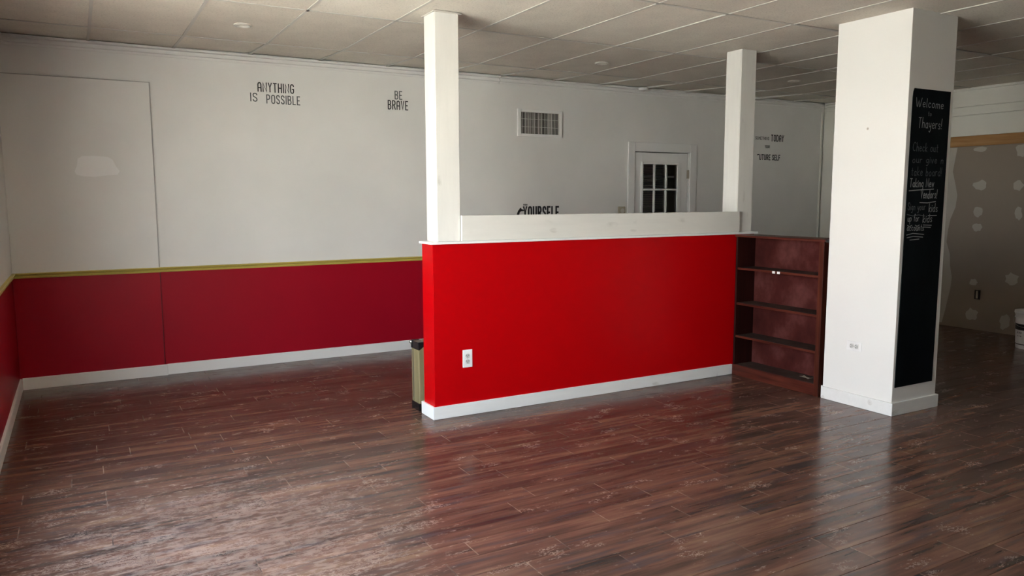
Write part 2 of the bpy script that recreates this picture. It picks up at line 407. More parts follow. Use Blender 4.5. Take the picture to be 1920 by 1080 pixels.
# boxed-out panel by the left corner (a boarded-over opening)
bx('boxed_panel', ROOM_X0, 0.572, D-0.016, D, ZR1-0.01, 2.418, M_white, wb, 0.002)
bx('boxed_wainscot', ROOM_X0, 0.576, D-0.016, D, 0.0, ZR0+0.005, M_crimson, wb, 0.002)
bx('shade_strip', 0.570, 0.577, D-0.017, D, ZR1, 2.421, M_edge_shade, wb)  # added strip, shadow along the panel's right edge painted as grey
bx('shade_strip', ROOM_X0, 0.570, D-0.017, D, 2.415, 2.421, M_edge_shade, wb)  # the same painted shadow line along the panel's top edge
bx('red_shade_strip', 0.574, 0.579, D-0.017, D, 0.09, ZR0, M_edge_shade_red, wb)  # painted shadow line carried down the wainscot edge in dark red
# plaster patch
bm = bmesh.new(); pts = []
x0, x1, z0, z1 = 0.0, 0.322, 1.655, 1.82
prof = [(0.02,.25),(0.08,.55),(0.10,.85),(0.2,.98),(0.45,1.0),(0.75,.97),(0.85,.85),(0.93,.5),(1.0,.3),(0.95,.12),(0.7,.08),(0.45,.0),(0.2,.02),(0.05,.1)]
poly(bm, [(x0+(x1-x0)*a, D-0.0165, z0+(z1-z0)*b) for a, b in prof], (0, -0.0008, 0))
obj('plaster_patch', bm, M_patch, wb)
# left wall with the storefront window
bm = bmesh.new(); X0 = ROOM_X0
def lw(y0, y1, z0, z1, mi): box(bm, X0-0.2, X0, y0, y1, z0, z1, mi)
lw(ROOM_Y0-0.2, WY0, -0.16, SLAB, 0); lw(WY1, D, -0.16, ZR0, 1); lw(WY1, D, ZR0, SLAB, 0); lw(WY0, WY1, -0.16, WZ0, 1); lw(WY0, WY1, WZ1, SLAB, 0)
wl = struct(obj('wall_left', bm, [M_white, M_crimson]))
bm = bmesh.new(); box(bm, ROOM_X0-0.2, ROOM_X1+0.2, ROOM_Y0-0.2, ROOM_Y0, -0.16, SLAB)
struct(obj('wall_front', bm, M_front))
def window(name, wall_axis, a0, a1, z0, z1, face, n):
    fr = bmesh.new(); t = 0.05
    def b_(u0, u1, q0, q1):
        if wall_axis == 'x': box(fr, face-0.12, face-0.06, u0, u1, q0, q1)
        else: box(fr, u0, u1, face-0.12, face-0.06, q0, q1)
    b_(a0, a1, z0, z0+t); b_(a0, a1, z1-t, z1)
    for i in range(n+1):
        u = a0+(a1-a0-t)*i/n; b_(u, u+t, z0+t, z1-t)
    wn = struct(obj(name, fr, M_alu))
    for i in range(n):
        u0 = a0+(a1-a0-t)*i/n+t; u1 = a0+(a1-a0-t)*(i+1)/n
        gb = bmesh.new()
        q = [(face-0.09, u0, z0+t), (face-0.09, u1, z0+t), (face-0.09, u1, z1-t), (face-0.09, u0, z1-t)]
        if wall_axis == 'y': q = [(b, a, c) for a, b, c in q]
        gb.faces.new([gb.verts.new(p) for p in q]); obj('pane', gb, M_glass, wn)
window('window_1', 'x', WY0, WY1, WZ0, WZ1, ROOM_X0, 2)
#window('window_2', 'y', FX0, FX1, 0.75, 2.15, ROOM_Y0, 2)
# right wall: white board band, raw lumber strip, bare drywall
R = ROOM_X1; YD = 5.33
bm = bmesh.new(); box(bm, R, R+0.12, ROOM_Y0-0.2, YD, -0.16, 2.16, 1); box(bm, R, R+0.12, ROOM_Y0-0.2, YD, 2.16, SLAB, 0); box(bm, R, R+0.12, YD, D, -0.16, SLAB, 0)
wr = struct(obj('wall_right', bm, [M_warm_white, M_drywall]))
for za, zb in ((2.152, 2.374), (2.380, 2.468), (2.474, 2.66)):
    bx('shiplap_board', R-0.018, R, ROOM_Y0+0.01, YD+0.12, za, zb, M_warm_white, wr, 0.003)
bx('lumber_strip', R-0.030, R, ROOM_Y0+0.01, 5.27, 2.037, 2.150, M_tanstrip, wr, 0.003)
def ragged(name, cy, cz, ry, rz, seed, n=14):
    rr = random.Random(seed); bm = bmesh.new(); pts = []
    for i in range(n):
        a = 2*math.pi*i/n; r = rr.uniform(0.72, 1.12)
        pts.append((R-0.0003, cy+ry*r*math.cos(a), cz+rz*r*math.sin(a)))
    poly(bm, pts, (-0.0009, 0, 0)); obj(name, bm, M_mud, wr)
for i, (y, z, ry, rz) in enumerate([(4.93,2.0,.075,.03),(4.50,1.965,.07,.07),(4.91,1.605,.075,.06),(4.51,1.60,.06,.055),(4.92,1.315,.055,.07),(4.49,1.30,.04,.07),(4.91,1.145,.055,.05),
        (4.91,.53,.05,.045),(4.51,.60,.07,.075),(4.91,.165,.075,.075),(4.55,.13,.06,.085),(4.0,1.6,.06,.06),(4.0,1.1,.05,.06),(4.0,0.6,.06,.06),(3.5,1.9,.06,.06),(3.4,1.2,.06,.05)]):
    ragged('mud_spot', y, z, ry, rz, i)
bm = bmesh.new(); rr = random.Random(4); pts = [(R-0.0003, 5.32, 0.02), (R-0.0003, 5.32, 2.03)]
for i in range(16):
    pts.append((R-0.0003, 5.20+rr.uniform(-0.025, 0.03)+0.03*math.sin(i), 2.03-2.0*i/15))
poly(bm, pts, (-0.001, 0, 0)); obj('mud_seam', bm, M_mud, wr)
# dark back room behind the door
bm = bmesh.new(); box(bm, 4.9, 7.2, D+1.2, D+1.3, 0, SLAB); box(bm, 4.8, 4.9, D+T, D+1.3, 0, SLAB); box(bm, 7.2, 7.3, D+T, D+1.3, 0, SLAB); box(bm, 4.8, 7.3, D+T, D+1.3, SLAB, SLAB+.1); box(bm, 4.8, 7.3, D+T, D+1.3, -0.1, 0)
struct(obj('wall_back_room', bm, M_warm_white))

# baseboards, chair rails, crown mouldings
def strip_profile(name, prof, a, b, mat, axis):
    """prof: list of (out, z); runs from a to b along axis; out is distance off the wall"""
    bm = bmesh.new(); rings = []
    for t in (a, b):
        if axis == 'back': rings.append([bm.verts.new((t, D-o_, z)) for o_, z in prof])
        elif axis == 'left': rings.append([bm.verts.new((ROOM_X0+o_, t, z)) for o_, z in prof])
        elif axis == 'panel': rings.append([bm.verts.new((t, D-0.016-o_, z)) for o_, z in prof])
        else: rings.append([bm.verts.new((R-o_, t, z)) for o_, z in prof])
    n = len(prof)
    for i in range(n):
        j = (i+1) % n; bm.faces.new((rings[0][i], rings[0][j], rings[1][j], rings[1][i]))
    bm.faces.new(rings[0]); bm.faces.new(list(reversed(rings[1])))
    return struct(obj(name, bm, mat))
BB = [(0,0.001),(0.015,0.001),(0.015,0.086),(0.011,0.092),(0,0.092)]
strip_profile('baseboard_back', BB, 0.596, DX0-0.095, M_white_gloss, 'back')
strip_profile('baseboard_back_right', BB, DX1+0.095, ROOM_X1-0.016, M_white_gloss, 'back')
strip_profile('baseboard_corner', BB, ROOM_X0+0.016, 0.594, M_white_gloss, 'panel')
strip_profile('baseboard_left', BB, ROOM_Y0+0.016, D-0.033, M_white_gloss, 'left')
CR = [(0,ZR0-0.004),(0.010,ZR0-0.004),(0.013,ZR0+0.008),(0.009,ZR0+0.014),(0.018,ZR0+0.02),(0.024,ZR1-0.006),(0.020,ZR1),(0,ZR1)]
strip_profile('trim_1', CR, 0.578, DX0-0.095, M_rail, 'back')
strip_profile('trim_2', CR, DX1+0.095, ROOM_X1, M_rail, 'back')
strip_profile('trim_3', CR, ROOM_X0, 0.578, M_rail, 'panel')
strip_profile('trim_4', CR, WY1+0.02, D-0.045, M_rail, 'left')
CM = [(0,2.630),(0.010,2.630),(0.014,2.648),(0.030,2.652),(0.034,2.666),(0.018,2.669),(0.020,2.680),(0.048,2.686),(0.050,2.701),(0,2.701)]
strip_profile('trim_5', CM, ROOM_X0, 3.80, M_white, 'back')
strip_profile('trim_6', CM, 3.805, ROOM_X1-0.036, M_white, 'back')
strip_profile('trim_7', CM, ROOM_Y0+0.036, D-0.036, M_warm_white, 'right')
strip_profile('trim_8', CM, ROOM_Y0+0.036, D-0.036, M_white, 'left')
# corner batten at the back right corner
bm = bmesh.new(); box(bm, R-0.055, R-0.028, D-0.022, D-0.001, 0.93, 2.60); struct(obj('trim_9', bm, M_warm_white, None, 0.004))
bm = bmesh.new(); box(bm, R-0.020, R-0.001, 6.30, D-0.03, 0.10, 2.60); struct(obj('trim_10', bm, M_warm_white, None, 0.004))

# ------------------------------------------------------------------ door in the back wall
bm = bmesh.new()
for f in (box(bm, DX0-0.097, DX0-0.005, D-0.018, D, 0, DZ1+0.105), box(bm, DX1+0.010, DX1+0.112, D-0.018, D, 0, DZ1+0.105), box(bm, DX0-0.005, DX1+0.010, D-0.018, D, DZ1, DZ1+0.105)): pass
struct(obj('trim_11', bm, M_white_gloss, None, 0.004))
DL = (5.565, 6.352); GX0, GX1, GZ0, GZ1 = 5.672, 6.200, 0.95, 1.868
bm = bmesh.new(); y0, y1 = D+0.006, D+0.045
box(bm, DL[0], GX0, y0, y1, 0.01, 1.995); box(bm, GX1, DL[1], y0, y1, 0.01, 1.995); box(bm, GX0, GX1, y0, y1, GZ1, 1.995); box(bm, GX0, GX1, y0, y1, 0.01, GZ0)
door = struct(obj('door_1', bm, M_white_gloss, None, 0.002))
bm = bmesh.new(); q = 0.022
box(bm, GX0-q, GX0+0.006, y0-0.014, y0, GZ0-q, GZ1+q); box(bm, GX1-0.006, GX1+0.040, y0-0.014, y0, GZ0-q, GZ1+q)
box(bm, GX0+0.006, GX1-0.006, y0-0.014, y0, GZ1-0.006, GZ1+q); box(bm, GX0+0.006, GX1-0.006, y0-0.014, y0, GZ0-q, GZ0+0.006)
obj('window_frame', bm, M_white_gloss, door, 0.003)
for i in (1, 2):
    x = GX0+(GX1-GX0)*i/3; bx('muntin', x-0.010, x+0.010, y0-0.010, y0+0.012, GZ0, GZ1, M_white_gloss, door, 0.003)
for z in (1.575, 1.27): bx('muntin', GX0, GX1, y0-0.009, y0+0.012, z-0.010, z+0.010, M_white_gloss, door, 0.003)
bm = bmesh.new(); bm.faces.new([bm.verts.new(p) for p in ((GX0, y0+0.015, GZ0), (GX1, y0+0.015, GZ0), (GX1, y0+0.015, GZ1), (GX0, y0+0.015, GZ1))]); obj('pane', bm, M_glass, door)
M_slat = plain('blind_slat', (0.34, 0.36, 0.42), 0.5)
bm = bmesh.new(); z = GZ0+0.01
while z < GZ1:
    f = box(bm, GX0+0.002, GX1-0.16, D+0.065, D+0.082, z, z+0.0015)
    for v in {v for ff in f for v in ff.verts}: v.co.z += (v.co.y-D-0.073)*0.6
    z += 0.021
o = obj('blind_slats', bm, M_slat, door); o['kind'] = 'stuff'
bx('blind_rail', GX0+0.002, GX1-0.01, D+0.055, D+0.085, 1.715, 1.735, M_slat, door)
for z in (1.755, 0.95, 0.2):
    bm = bmesh.new(); cyl(bm, (DL[1]+0.006, D-0.004, z), 0.008, 0.10, 'z', 10); box(bm, DL[1]-0.012, DL[1]+0.02, D-0.004, D+0.004, z-0.05, z+0.05); obj('hinge', bm, M_hinge, door)
bm = bmesh.new(); cyl(bm, (DL[0]+0.06, D-0.03, 0.95), 0.028, 0.05, 'y', 20); cyl(bm, (DL[0]+0.06, D+0.0, 0.95), 0.032, 0.012, 'y', 20); obj('door_knob', bm, M_metal, door, smooth=True)

# ------------------------------------------------------------------ half wall with cap, apron board and baseboard
PL, PF, PB, PR, PH = 2.017, 4.635, 4.813, 4.955, 1.176
hw = thing('half_wall', 'glossy red half wall with white baseboard and white cap, between the two posts', 'half wall', (2.017, 4.635, 0))
bx('wall_body', PL, PR, PF, PB, 0, PH, M_red, hw, 0.002)
bx('cap', PL-0.016, PR+0.03, PF-0.014, PB+0.014, PH, PH+0.016, M_white_gloss, hw, 0.002)['label'] = 'thin white cap on the half wall'
bx('apron_board', 2.2405, 4.800, 4.652, 4.674, PH+0.016, 1.362, M_pine_x, hw, 0.002)['label'] = 'white primed pine board with faint knots'
bm = bmesh.new(); box(bm, PL-0.016, 4.56, PF-0.016, PF, 0.001, 0.086); obj('baseboard', bm, M_pine_base, hw, 0.002)['label'] = 'white stained baseboard'
bx('baseboard', 4.563, 4.730, PF-0.016, PF, 0.001, 0.086, M_pine_base, hw, 0.002)
bx('baseboard', PL-0.016, PL, PF+0.0005, PB+0.016, 0.001, 0.086, M_white_gloss, hw, 0.002)
bx('baseboard', PL+0.0005, PR, PB, PB+0.016, 0.001, 0.086, M_white_gloss, hw, 0.002)

def post(x0, x1, y0, y1, label):
    t = thing('post', label, 'post', ((x0+x1)/2, (y0+y1)/2, PH+0.016), 'square white posts on the half wall')
    bm = bmesh.new(); box(bm, x0, x1, y0, y1, PH+0.016, ZC+0.02); obj('post_body', bm, M_pine_z, t, 0.002)
    # the corner seam of the boxing, side board set a hair back
    bx('side_board', x0-0.003, x0, y0+0.006, y1-0.001, PH+0.016, ZC-0.006, M_pine_z, t, 0.001)
    return t
p1 = post(2.072, 2.2386, 4.676, 4.844, 'square white primed post at the left end of the half wall')
bx('collar', 2.060, 2.262, 4.664, 4.86, ZC-0.008, ZC-0.002, M_grid, p1, 0.001)
post(4.792, 4.957, 4.676, 4.844, 'square white primed post at the right end of the half wall, above the bookshelf')

# ------------------------------------------------------------------ big pillar
KX0, KX1, KY0, KY1 = 4.7394, 5.2277, 3.1674, 3.7222
pil = thing('pillar', 'wide white square pillar with white baseboard and black chalkboard on its front', 'pillar', ((KX0+KX1)/2, (KY0+KY1)/2, 0))
bx('shaft', KX0, KX1, KY0, KY1, 0, ZC+0.02, M_pillar, pil, 0.002)
for a in ((KX0-0.016, KX0, KY0-0.016, KY1), (KX0+0.0005, KX1+0.016, KY0-0.016, KY0), (KX1, KX1+0.016, KY0+0.0005, KY1), (KX0, KX1, KY1, KY1+0.016)):
    bx('baseboard', a[0], a[1], a[2], a[3], 0.001, 0.090, M_pine_base, pil, 0.002)

# ------------------------------------------------------------------ stroke lettering
G = {
'A': (.5, [[(0,0),(0,.78),(.08,.94),(.25,1),(.42,.94),(.5,.78),(.5,0)],[(0,.42),(.5,.42)]]),
'B': (.5, [[(0,0),(0,1),(.3,1),(.44,.92),(.46,.75),(.4,.6),(.28,.53),(0,.53)],[(.28,.53),(.44,.44),(.5,.25),(.44,.07),(.3,0),(0,0)]]),
'D': (.5, [[(0,0),(0,1),(.28,1),(.45,.88),(.5,.7),(.5,.3),(.45,.12),(.28,0),(0,0)]]),
'E': (.42, [[(.42,1),(0,1),(0,0),(.42,0)],[(0,.5),(.34,.5)]]),
'F': (.42, [[(.42,1),(0,1),(0,0)],[(0,.5),(.34,.5)]]),
'`': (.42, [[(0,.9),(.05,1),(.42,1)]]),
'G': (.5, [[(.5,.8),(.43,.95),(.25,1),(.07,.95),(0,.8),(0,.2),(.07,.05),(.25,0),(.43,.05),(.5,.2),(.5,.46),(.28,.46)]]),
'H': (.5, [[(0,0),(0,1)],[(.5,0),(.5,1)],[(0,.5),(.5,.5)]]),
'I': (.0, [[(0,0),(0,1)]]),
'L': (.4, [[(0,1),(0,0),(.4,0)]]),
'M': (.6, [[(0,0),(0,1),(.3,.4),(.6,1),(.6,0)]]),
'N': (.56, [[(0,0),(0,1),(.56,0),(.56,1)]]),
'O': (.5, [[(0,.2),(0,.8),(.07,.95),(.25,1),(.43,.95),(.5,.8),(.5,.2),(.43,.05),(.25,0),(.07,.05),(0,.2)]]),
'P': (.48, [[(0,0),(0,1),(.3,1),(.45,.9),(.48,.73),(.45,.56),(.3,.47),(0,.47)]]),
'R': (.5, [[(0,0),(0,1),(.3,1),(.45,.9),(.48,.75),(.45,.6),(.3,.5),(0,.5)],[(.25,.5),(.5,0)]]),
'S': (.46, [[(.46,.8),(.4,.95),(.23,1),(.06,.95),(0,.8),(.04,.62),(.4,.4),(.46,.22),(.4,.05),(.23,0),(.06,.05),(0,.2)]]),
'T': (.5, [[(0,1),(.5,1)],[(.25,1),(.25,0)]]),
'U': (.5, [[(0,1),(0,.2),(.07,.05),(.25,0),(.43,.05),(.5,.2),(.5,1)]]),
'V': (.5, [[(0,1),(.25,0),(.5,1)]]),
'W': (.9, [[(0,1),(.2,.05),(.3,0),(.45,.7),(.6,0),(.7,.05),(.9,1)]]),
'Y': (.5, [[(0,1),(.25,.5),(.5,1)],[(.25,.5),(.25,0)]]),
'C': (.55, [[(.55,.85),(.4,1),(.2,.95),(.03,.7),(0,.4),(.1,.1),(.3,0),(.5,.08)]]),
'a': (.4, [[(.38,.42),(.25,.52),(.08,.46),(0,.25),(.08,.04),(.22,0),(.38,.15)],[(.38,.5),(.38,.1),(.45,0)]]),
'b': (.4, [[(0,1),(0,0)],[(0,.35),(.15,.52),(.33,.48),(.4,.25),(.33,.04),(.15,0),(0,.1)]]),
'c': (.36, [[(.34,.44),(.2,.53),(.05,.44),(0,.25),(.06,.06),(.2,0),(.36,.07)]]),
'd': (.42, [[(.4,.42),(.25,.52),(.08,.46),(0,.25),(.08,.04),(.22,0),(.4,.15)],[(.4,1),(.4,0)]]),
'e': (.38, [[(.02,.27),(.36,.31),(.32,.48),(.18,.54),(.04,.44),(0,.24),(.08,.04),(.22,0),(.38,.08)]]),
'f': (.32, [[(.36,.92),(.26,1),(.15,.9),(.13,0)],[(0,.52),(.3,.54)]]),
'g': (.4, [[(.38,.42),(.25,.52),(.08,.46),(0,.27),(.08,.08),(.22,.05),(.38,.2)],[(.38,.5),(.38,-.22),(.25,-.38),(.05,-.3)]]),
'h': (.38, [[(0,1),(0,0)],[(0,.35),(.15,.52),(.32,.48),(.38,.3),(.38,0)]]),
'i': (.02, [[(0,.5),(0,0)],[(0,.68),(.01,.73)]]),
'k': (.38, [[(0,1),(0,0)],[(.34,.55),(0,.24),(.38,0)]]),
'l': (.05, [[(0,1),(0,.08),(.06,0)]]),
'm': (.62, [[(0,.5),(0,0)],[(0,.38),(.14,.52),(.28,.46),(.3,0)],[(.3,.38),(.44,.52),(.58,.46),(.62,0)]]),
'n': (.36, [[(0,.5),(0,0)],[(0,.36),(.16,.52),(.32,.46),(.36,0)]]),
'o': (.4, [[(.2,.52),(.05,.44),(0,.25),(.07,.05),(.2,0),(.34,.06),(.4,.27),(.33,.46),(.2,.52)]]),
'p': (.4, [[(0,.5),(0,-.4)],[(0,.35),(.15,.52),(.33,.48),(.4,.25),(.33,.04),(.15,0),(0,.1)]]),
'r': (.3, [[(0,.5),(0,0)],[(0,.34),(.12,.5),(.3,.5)]]),
's': (.32, [[(.3,.46),(.17,.53),(.04,.46),(.05,.33),(.28,.2),(.3,.06),(.16,0),(0,.06)]]),
't': (.3, [[(.14,.85),(.14,.06),(.3,.02)],[(0,.55),(.3,.56)]]),
'u': (.38, [[(0,.5),(.02,.1),(.15,0),(.3,.05),(.36,.2)],[(.36,.5),(.36,.06),(.44,0)]]),
'v': (.34, [[(0,.5),(.17,0),(.34,.5)]]),
'w': (.5, [[(0,.5),(.12,0),(.25,.42),(.38,0),(.5,.5)]]),
'y': (.38, [[(0,.5),(.04,.18),(.16,.1),(.34,.25)],[(.36,.5),(.34,-.2),(.2,-.4),(.04,-.3)]]),
'!': (.04, [[(.04,1),(0,.25)],[(0,.05),(.01,.0)]]),
}
def strokes(text, x, z, h, width=None, gap=.22, space=.45, slant=0.0, jitter=0.0, rr=None):
    """polylines for text; baseline starts at (x, z); fitted to width when given"""
    out = []; cx = 0.0
    for ch in text:
        if ch == ' ': cx += space; continue
        wd, ls = G[ch]; jz = rr.uniform(-jitter, jitter) if rr else 0
        for l in ls: out.append([(cx+a+slant*b, b+jz) for a, b in l])
        cx += wd+gap
    cx -= gap; sx_ = (width/cx) if width else h
    return [[(x+a*sx_, z+b*h) for a, b in l] for l in out]
def ribbon(bm, lines, wd, put, th=0.0008):
    """put(u, v, depth) -> 3D point; each stroke is a joined ribbon with depth th"""
    for l in lines:
        n = len(l); L_, R_ = [], []
        for i in range(n):
            p = Vector(l[i]); d = Vector((0, 0))
            if i > 0: d += (p-Vector(l[i-1])).normalized()
            if i < n-1: d += (Vector(l[i+1])-p).normalized()
            d = d.normalized() if d.length > 1e-6 else Vector((1, 0))
            seg = (Vector(l[i+1])-p).normalized() if i < n-1 else (p-Vector(l[i-1])).normalized()
            nn = Vector((-d.y, d.x)); k_ = 1/max(0.5, abs(nn.dot(Vector((-seg.y, seg.x)))))
            e = d*wd*0.4*(-1 if i == 0 else (1 if i == n-1 else 0))
            L_.append(p+nn*wd/2*k_+e); R_.append(p-nn*wd/2*k_+e)
        a = [[bm.verts.new(put(v.x, v.y, 0)) for v in S] for S in (L_, R_)]
        b = [[bm.verts.new(put(v.x, v.y, th)) for v in S] for S in (L_, R_)]
        for i in range(n-1):
            bm.faces.new((b[0][i], b[0][i+1], b[1][i+1], b[1][i]))
            bm.faces.new((a[0][i], a[0][i+1], b[0][i+1], b[0][i])); bm.faces.new((a[1][i], a[1][i+1], b[1][i+1], b[1][i]))
def on_back(u, v, d): return (u, D-0.0002-d, v)
def decal(label, items, extra=None):
    x = items[0][1]; t = thing('wall_lettering', label, 'lettering', (x, D, items[-1][2]), 'vinyl sayings on the back wall')
    for text, x, z, h, wd, sw, mat, kw in items:
        bm = bmesh.new(); ribbon(bm, strokes(text, x, z, h, wd, **kw), sw, on_back); obj('word', bm, mat, t)
    return t
decal('ANYTHING IS POSSIBLE in narrow black and grey capitals, on the white back wall at left', [
    ('ANYTHING', 1.432, 2.405, 0.074, 0.305, 0.0095, M_black, {'gap': .34}),
    ('IS', 1.368, 2.318, 0.068, 0.052, 0.0085, M_greyink, {'gap': .3}),
    ('POSSIBLE', 1.503, 2.308, 0.070, 0.285, 0.0085, M_greyink, {'gap': .34})])
decal('BE BRAVE in narrow capitals just left of the left post', [
    ('BE', 2.688, 2.414, 0.072, 0.068, 0.0085, M_greyink, {'gap': .3}),
    ('BRAVE', 2.618, 2.318, 0.078, 0.196, 0.0095, M_black, {'gap': .34})])
ys = decal('YOURSELF in bold black capitals with a flexed arm, low behind the half wall board', [
    ('PUSH', 4.092, 1.402, 0.016, 0.045, 0.004, M_black, {}),
    ('YOURSELF', 4.095, 1.268, 0.118, 0.432, 0.0195, M_black, {'gap': .40})])
bm = bmesh.new()
arm = [(4.010,1.27),(4.012,1.315),(4.024,1.345),(4.040,1.362),(4.046,1.372),(4.056,1.380),(4.064,1.374),(4.070,1.364),(4.084,1.362),(4.100,1.354),(4.096,1.344),(4.074,1.343),(4.058,1.340),(4.046,1.328),(4.040,1.305),(4.044,1.285),(4.05,1.27)]
poly(bm, [(x, D-0.0002, z) for x, z in arm], (0, -0.0008, 0)); obj('arm_silhouette', bm, M_black, ys)
decal('DO SOMETHING TODAY YOUR FUTURE SELF in small black capitals, right of the right post', [
    ('DO', 7.345, 2.20, 0.062, 0.075, 0.011, M_black, {}),
    ('SOMETHING', 7.458, 2.204, 0.033, 0.235, 0.0055, M_black, {'gap': .34}),
    ('TODAY', 7.735, 2.192, 0.074, 0.222, 0.0125, M_black, {'gap': .36}),
    ('YOUR', 7.625, 2.102, 0.032, 0.085, 0.0055, M_black, {'gap': .3}),
    ('`UTURE SELF', 7.500, 1.955, 0.062, 0.402, 0.0115, M_black, {'gap': .34})])

# ------------------------------------------------------------------ chalkboard on the pillar
cb = thing('chalkboard', 'tall narrow black chalkboard with chalk writing on the front of the pillar', 'chalkboard', (4.98, KY0, 0.19))
YB = KY0-0.005
bm = bmesh.new(); poly(bm, [(4.760, KY0, 0.192), (5.176, KY0, 0.192), (5.190, KY0, 2.181), (4.796, KY0, 2.181), (4.786, KY0, 2.160), (4.782, KY0, 2.12)], (0, -0.005, 0))
obj('board', bm, M_board, cb)
def on_pillar(u, v, d): return (u, YB-0.0002-d, v)
rr = random.Random(3)
chalk = [
    ('Welcome', 4.812, 2.060, 0.072, 0.300, 0.0055, 0, 0.03),
    ('to', 4.950, 2.005, 0.042, 0.036, 0.005, 1, 0),
    ('Thayers!', 4.850, 1.925, 0.085, 0.255, 0.0055, 0, 0.03),
    ('Check out', 4.808, 1.772, 0.072, 0.272, 0.005, 1, 0.03),
    ('our give n', 4.812, 1.696, 0.062, 0.335, 0.005, 1, 0.03),
    ('take board!', 4.806, 1.612, 0.072, 0.330, 0.005, 1, 0.03),
    ('Taking New', 4.796, 1.538, 0.070, 0.262, 0.0065, 0, 0.03),
    ('Vendors!', 4.920, 1.462, 0.075, 0.180, 0.0065, 0, 0.03),
    ('Sign your', 4.790, 1.385, 0.062, 0.190, 0.005, 1, 0.03),
    ('kids', 5.020, 1.372, 0.072, 0.095, 0.006, 0, 0.03),
    ('up for', 4.796, 1.310, 0.060, 0.120, 0.0055, 0, 0.03),
    ('kids', 4.960, 1.302, 0.070, 0.100, 0.0055, 0, 0.03),
    ('accounts', 4.794, 1.248, 0.058, 0.180, 0.0055, 0, 0.03)]
for text, x, z, h, wd, sw, dim, jit in chalk:
    ls = strokes(text, x, z+0.006, h*0.78, wd, gap=.24, space=.5, slant=.08, jitter=jit, rr=rr); i0 = 0
    for word in text.split():
        n_ = sum(len(G[ch][1]) for ch in word)
        bm = bmesh.new(); ribbon(bm, ls[i0:i0+n_], sw*0.8, on_pillar, 0.0004); i0 += n_
        obj('chalk_word', bm, M_chalk_dim if dim else M_chalk, cb)
def uline(pts, sw, dim=0):
    bm = bmesh.new(); ribbon(bm, [pts], sw, on_pillar, 0.0004); obj('underline', bm, M_chalk_dim if dim else M_chalk, cb)
uline([(4.792,1.518),(4.90,1.524),(5.06,1.530)], 0.006); uline([(4.915,1.440),(5.00,1.438),(5.09,1.446)], 0.006)
uline([(4.786,1.362),(4.85,1.352),(4.91,1.358),(4.98,1.350)], 0.005, 1); uline([(5.015,1.352),(5.11,1.352)], 0.006)
uline([(4.796,1.290),(4.82,1.282),(4.845,1.290)], 0.005); uline([(4.88,1.290),(4.90,1.282),(4.925,1.290)], 0.005)
uline([(4.965,1.290),(5.06,1.286)], 0.005); uline([(4.975,1.276),(5.05,1.272)], 0.005)
uline([(4.792,1.226),(4.86,1.236),(4.98,1.226)], 0.005); uline([(4.798,1.208),(4.87,1.216),(4.97,1.208)], 0.005); uline([(4.83,1.192),(4.93,1.196)], 0.005)

# ------------------------------------------------------------------ outlets
def outlet(name, label, origin, u, v, n, w_=0.070, h_=0.116):
    """u, v: plate axes; n: outward normal"""
    t = thing(name, label, 'outlet', origin, 'wall outlets'); O, U, V, W = Vector(origin), Vector(u), Vector(v), Vector(n)
    def b(bm, a0, a1, b0, b1, c0, c1):
        f = box(bm, a0, a1, b0, b1, c0, c1)
        for q_ in {q_ for ff in f for q_ in ff.verts}: q_.co = O+U*q_.co.x+V*q_.co.y+W*q_.co.z
    bm = bmesh.new(); b(bm, -w_/2, w_/2, -h_/2, h_/2, 0, 0.005); obj('cover_plate', bm, M_plastic, t, 0.002)
    for s in (-1, 1):
        bm = bmesh.new(); r = 0.0165; vs = []
        pts = []
        for i in range(20):
            a = 2*math.pi*i/20; pts.append(O+U*(max(-0.0165, min(0.0165, 0.0185*math.cos(a))))+V*(s*0.0195+0.0145*math.sin(a))+W*0.005)
        poly(bm, pts, W*0.0025); rc = obj('receptacle', bm, M_recept, t)
        bm = bmesh.new()
        b(bm, -0.0092, -0.0058, s*0.0195-0.002, s*0.0195+0.008, 0.0074, 0.0079); b(bm, 0.0056, 0.0090, s*0.0195-0.001, s*0.0195+0.007, 0.0074, 0.0079)
        b(bm, -0.0025, 0.0025, s*0.0195-0.0095, s*0.0195-0.0045, 0.0074, 0.0079); obj('slots', bm, M_slot, rc)
        bm = bmesh.new(); b(bm, -0.0185, 0.0185, s*0.0195-0.0162, s*0.0195-0.0150, 0.005, 0.0056); obj('rim_line', bm, M_thermo, t)
    bm = bmesh.new(); b(bm, -0.0025, 0.0025, -0.0025, 0.0025, 0.005, 0.0062); obj('screw', bm, M_metal, t)
outlet('power_outlet', 'upright white outlet on the red half wall', (2.262, PF, 0.393), (1,0,0), (0,0,1), (0,-1,0), 0.072, 0.122)
outlet('power_outlet', 'sideways white outlet low on the lit side of the pillar', (KX0, 3.474, 0.430), (0,0,1), (0,1,0), (-1,0,0), 0.068, 0.120)
eb = thing('electrical_box', 'dark open electrical box cut into the bare drywall', 'electrical box', (R, 4.86, 0.395))
bm = bmesh.new(); box(bm, R-0.002, R-0.0005, 4.828, 4.892, 0.342, 0.446); obj('box_opening', bm, M_slot, eb)
bm = bmesh.new(); box(bm, R-0.006, R-0.002, 4.850, 4.872, 0.352, 0.436); box(bm, R-0.008, R-0.006, 4.853, 4.869, 0.362, 0.426); obj('receptacle', bm, M_thermo, eb)

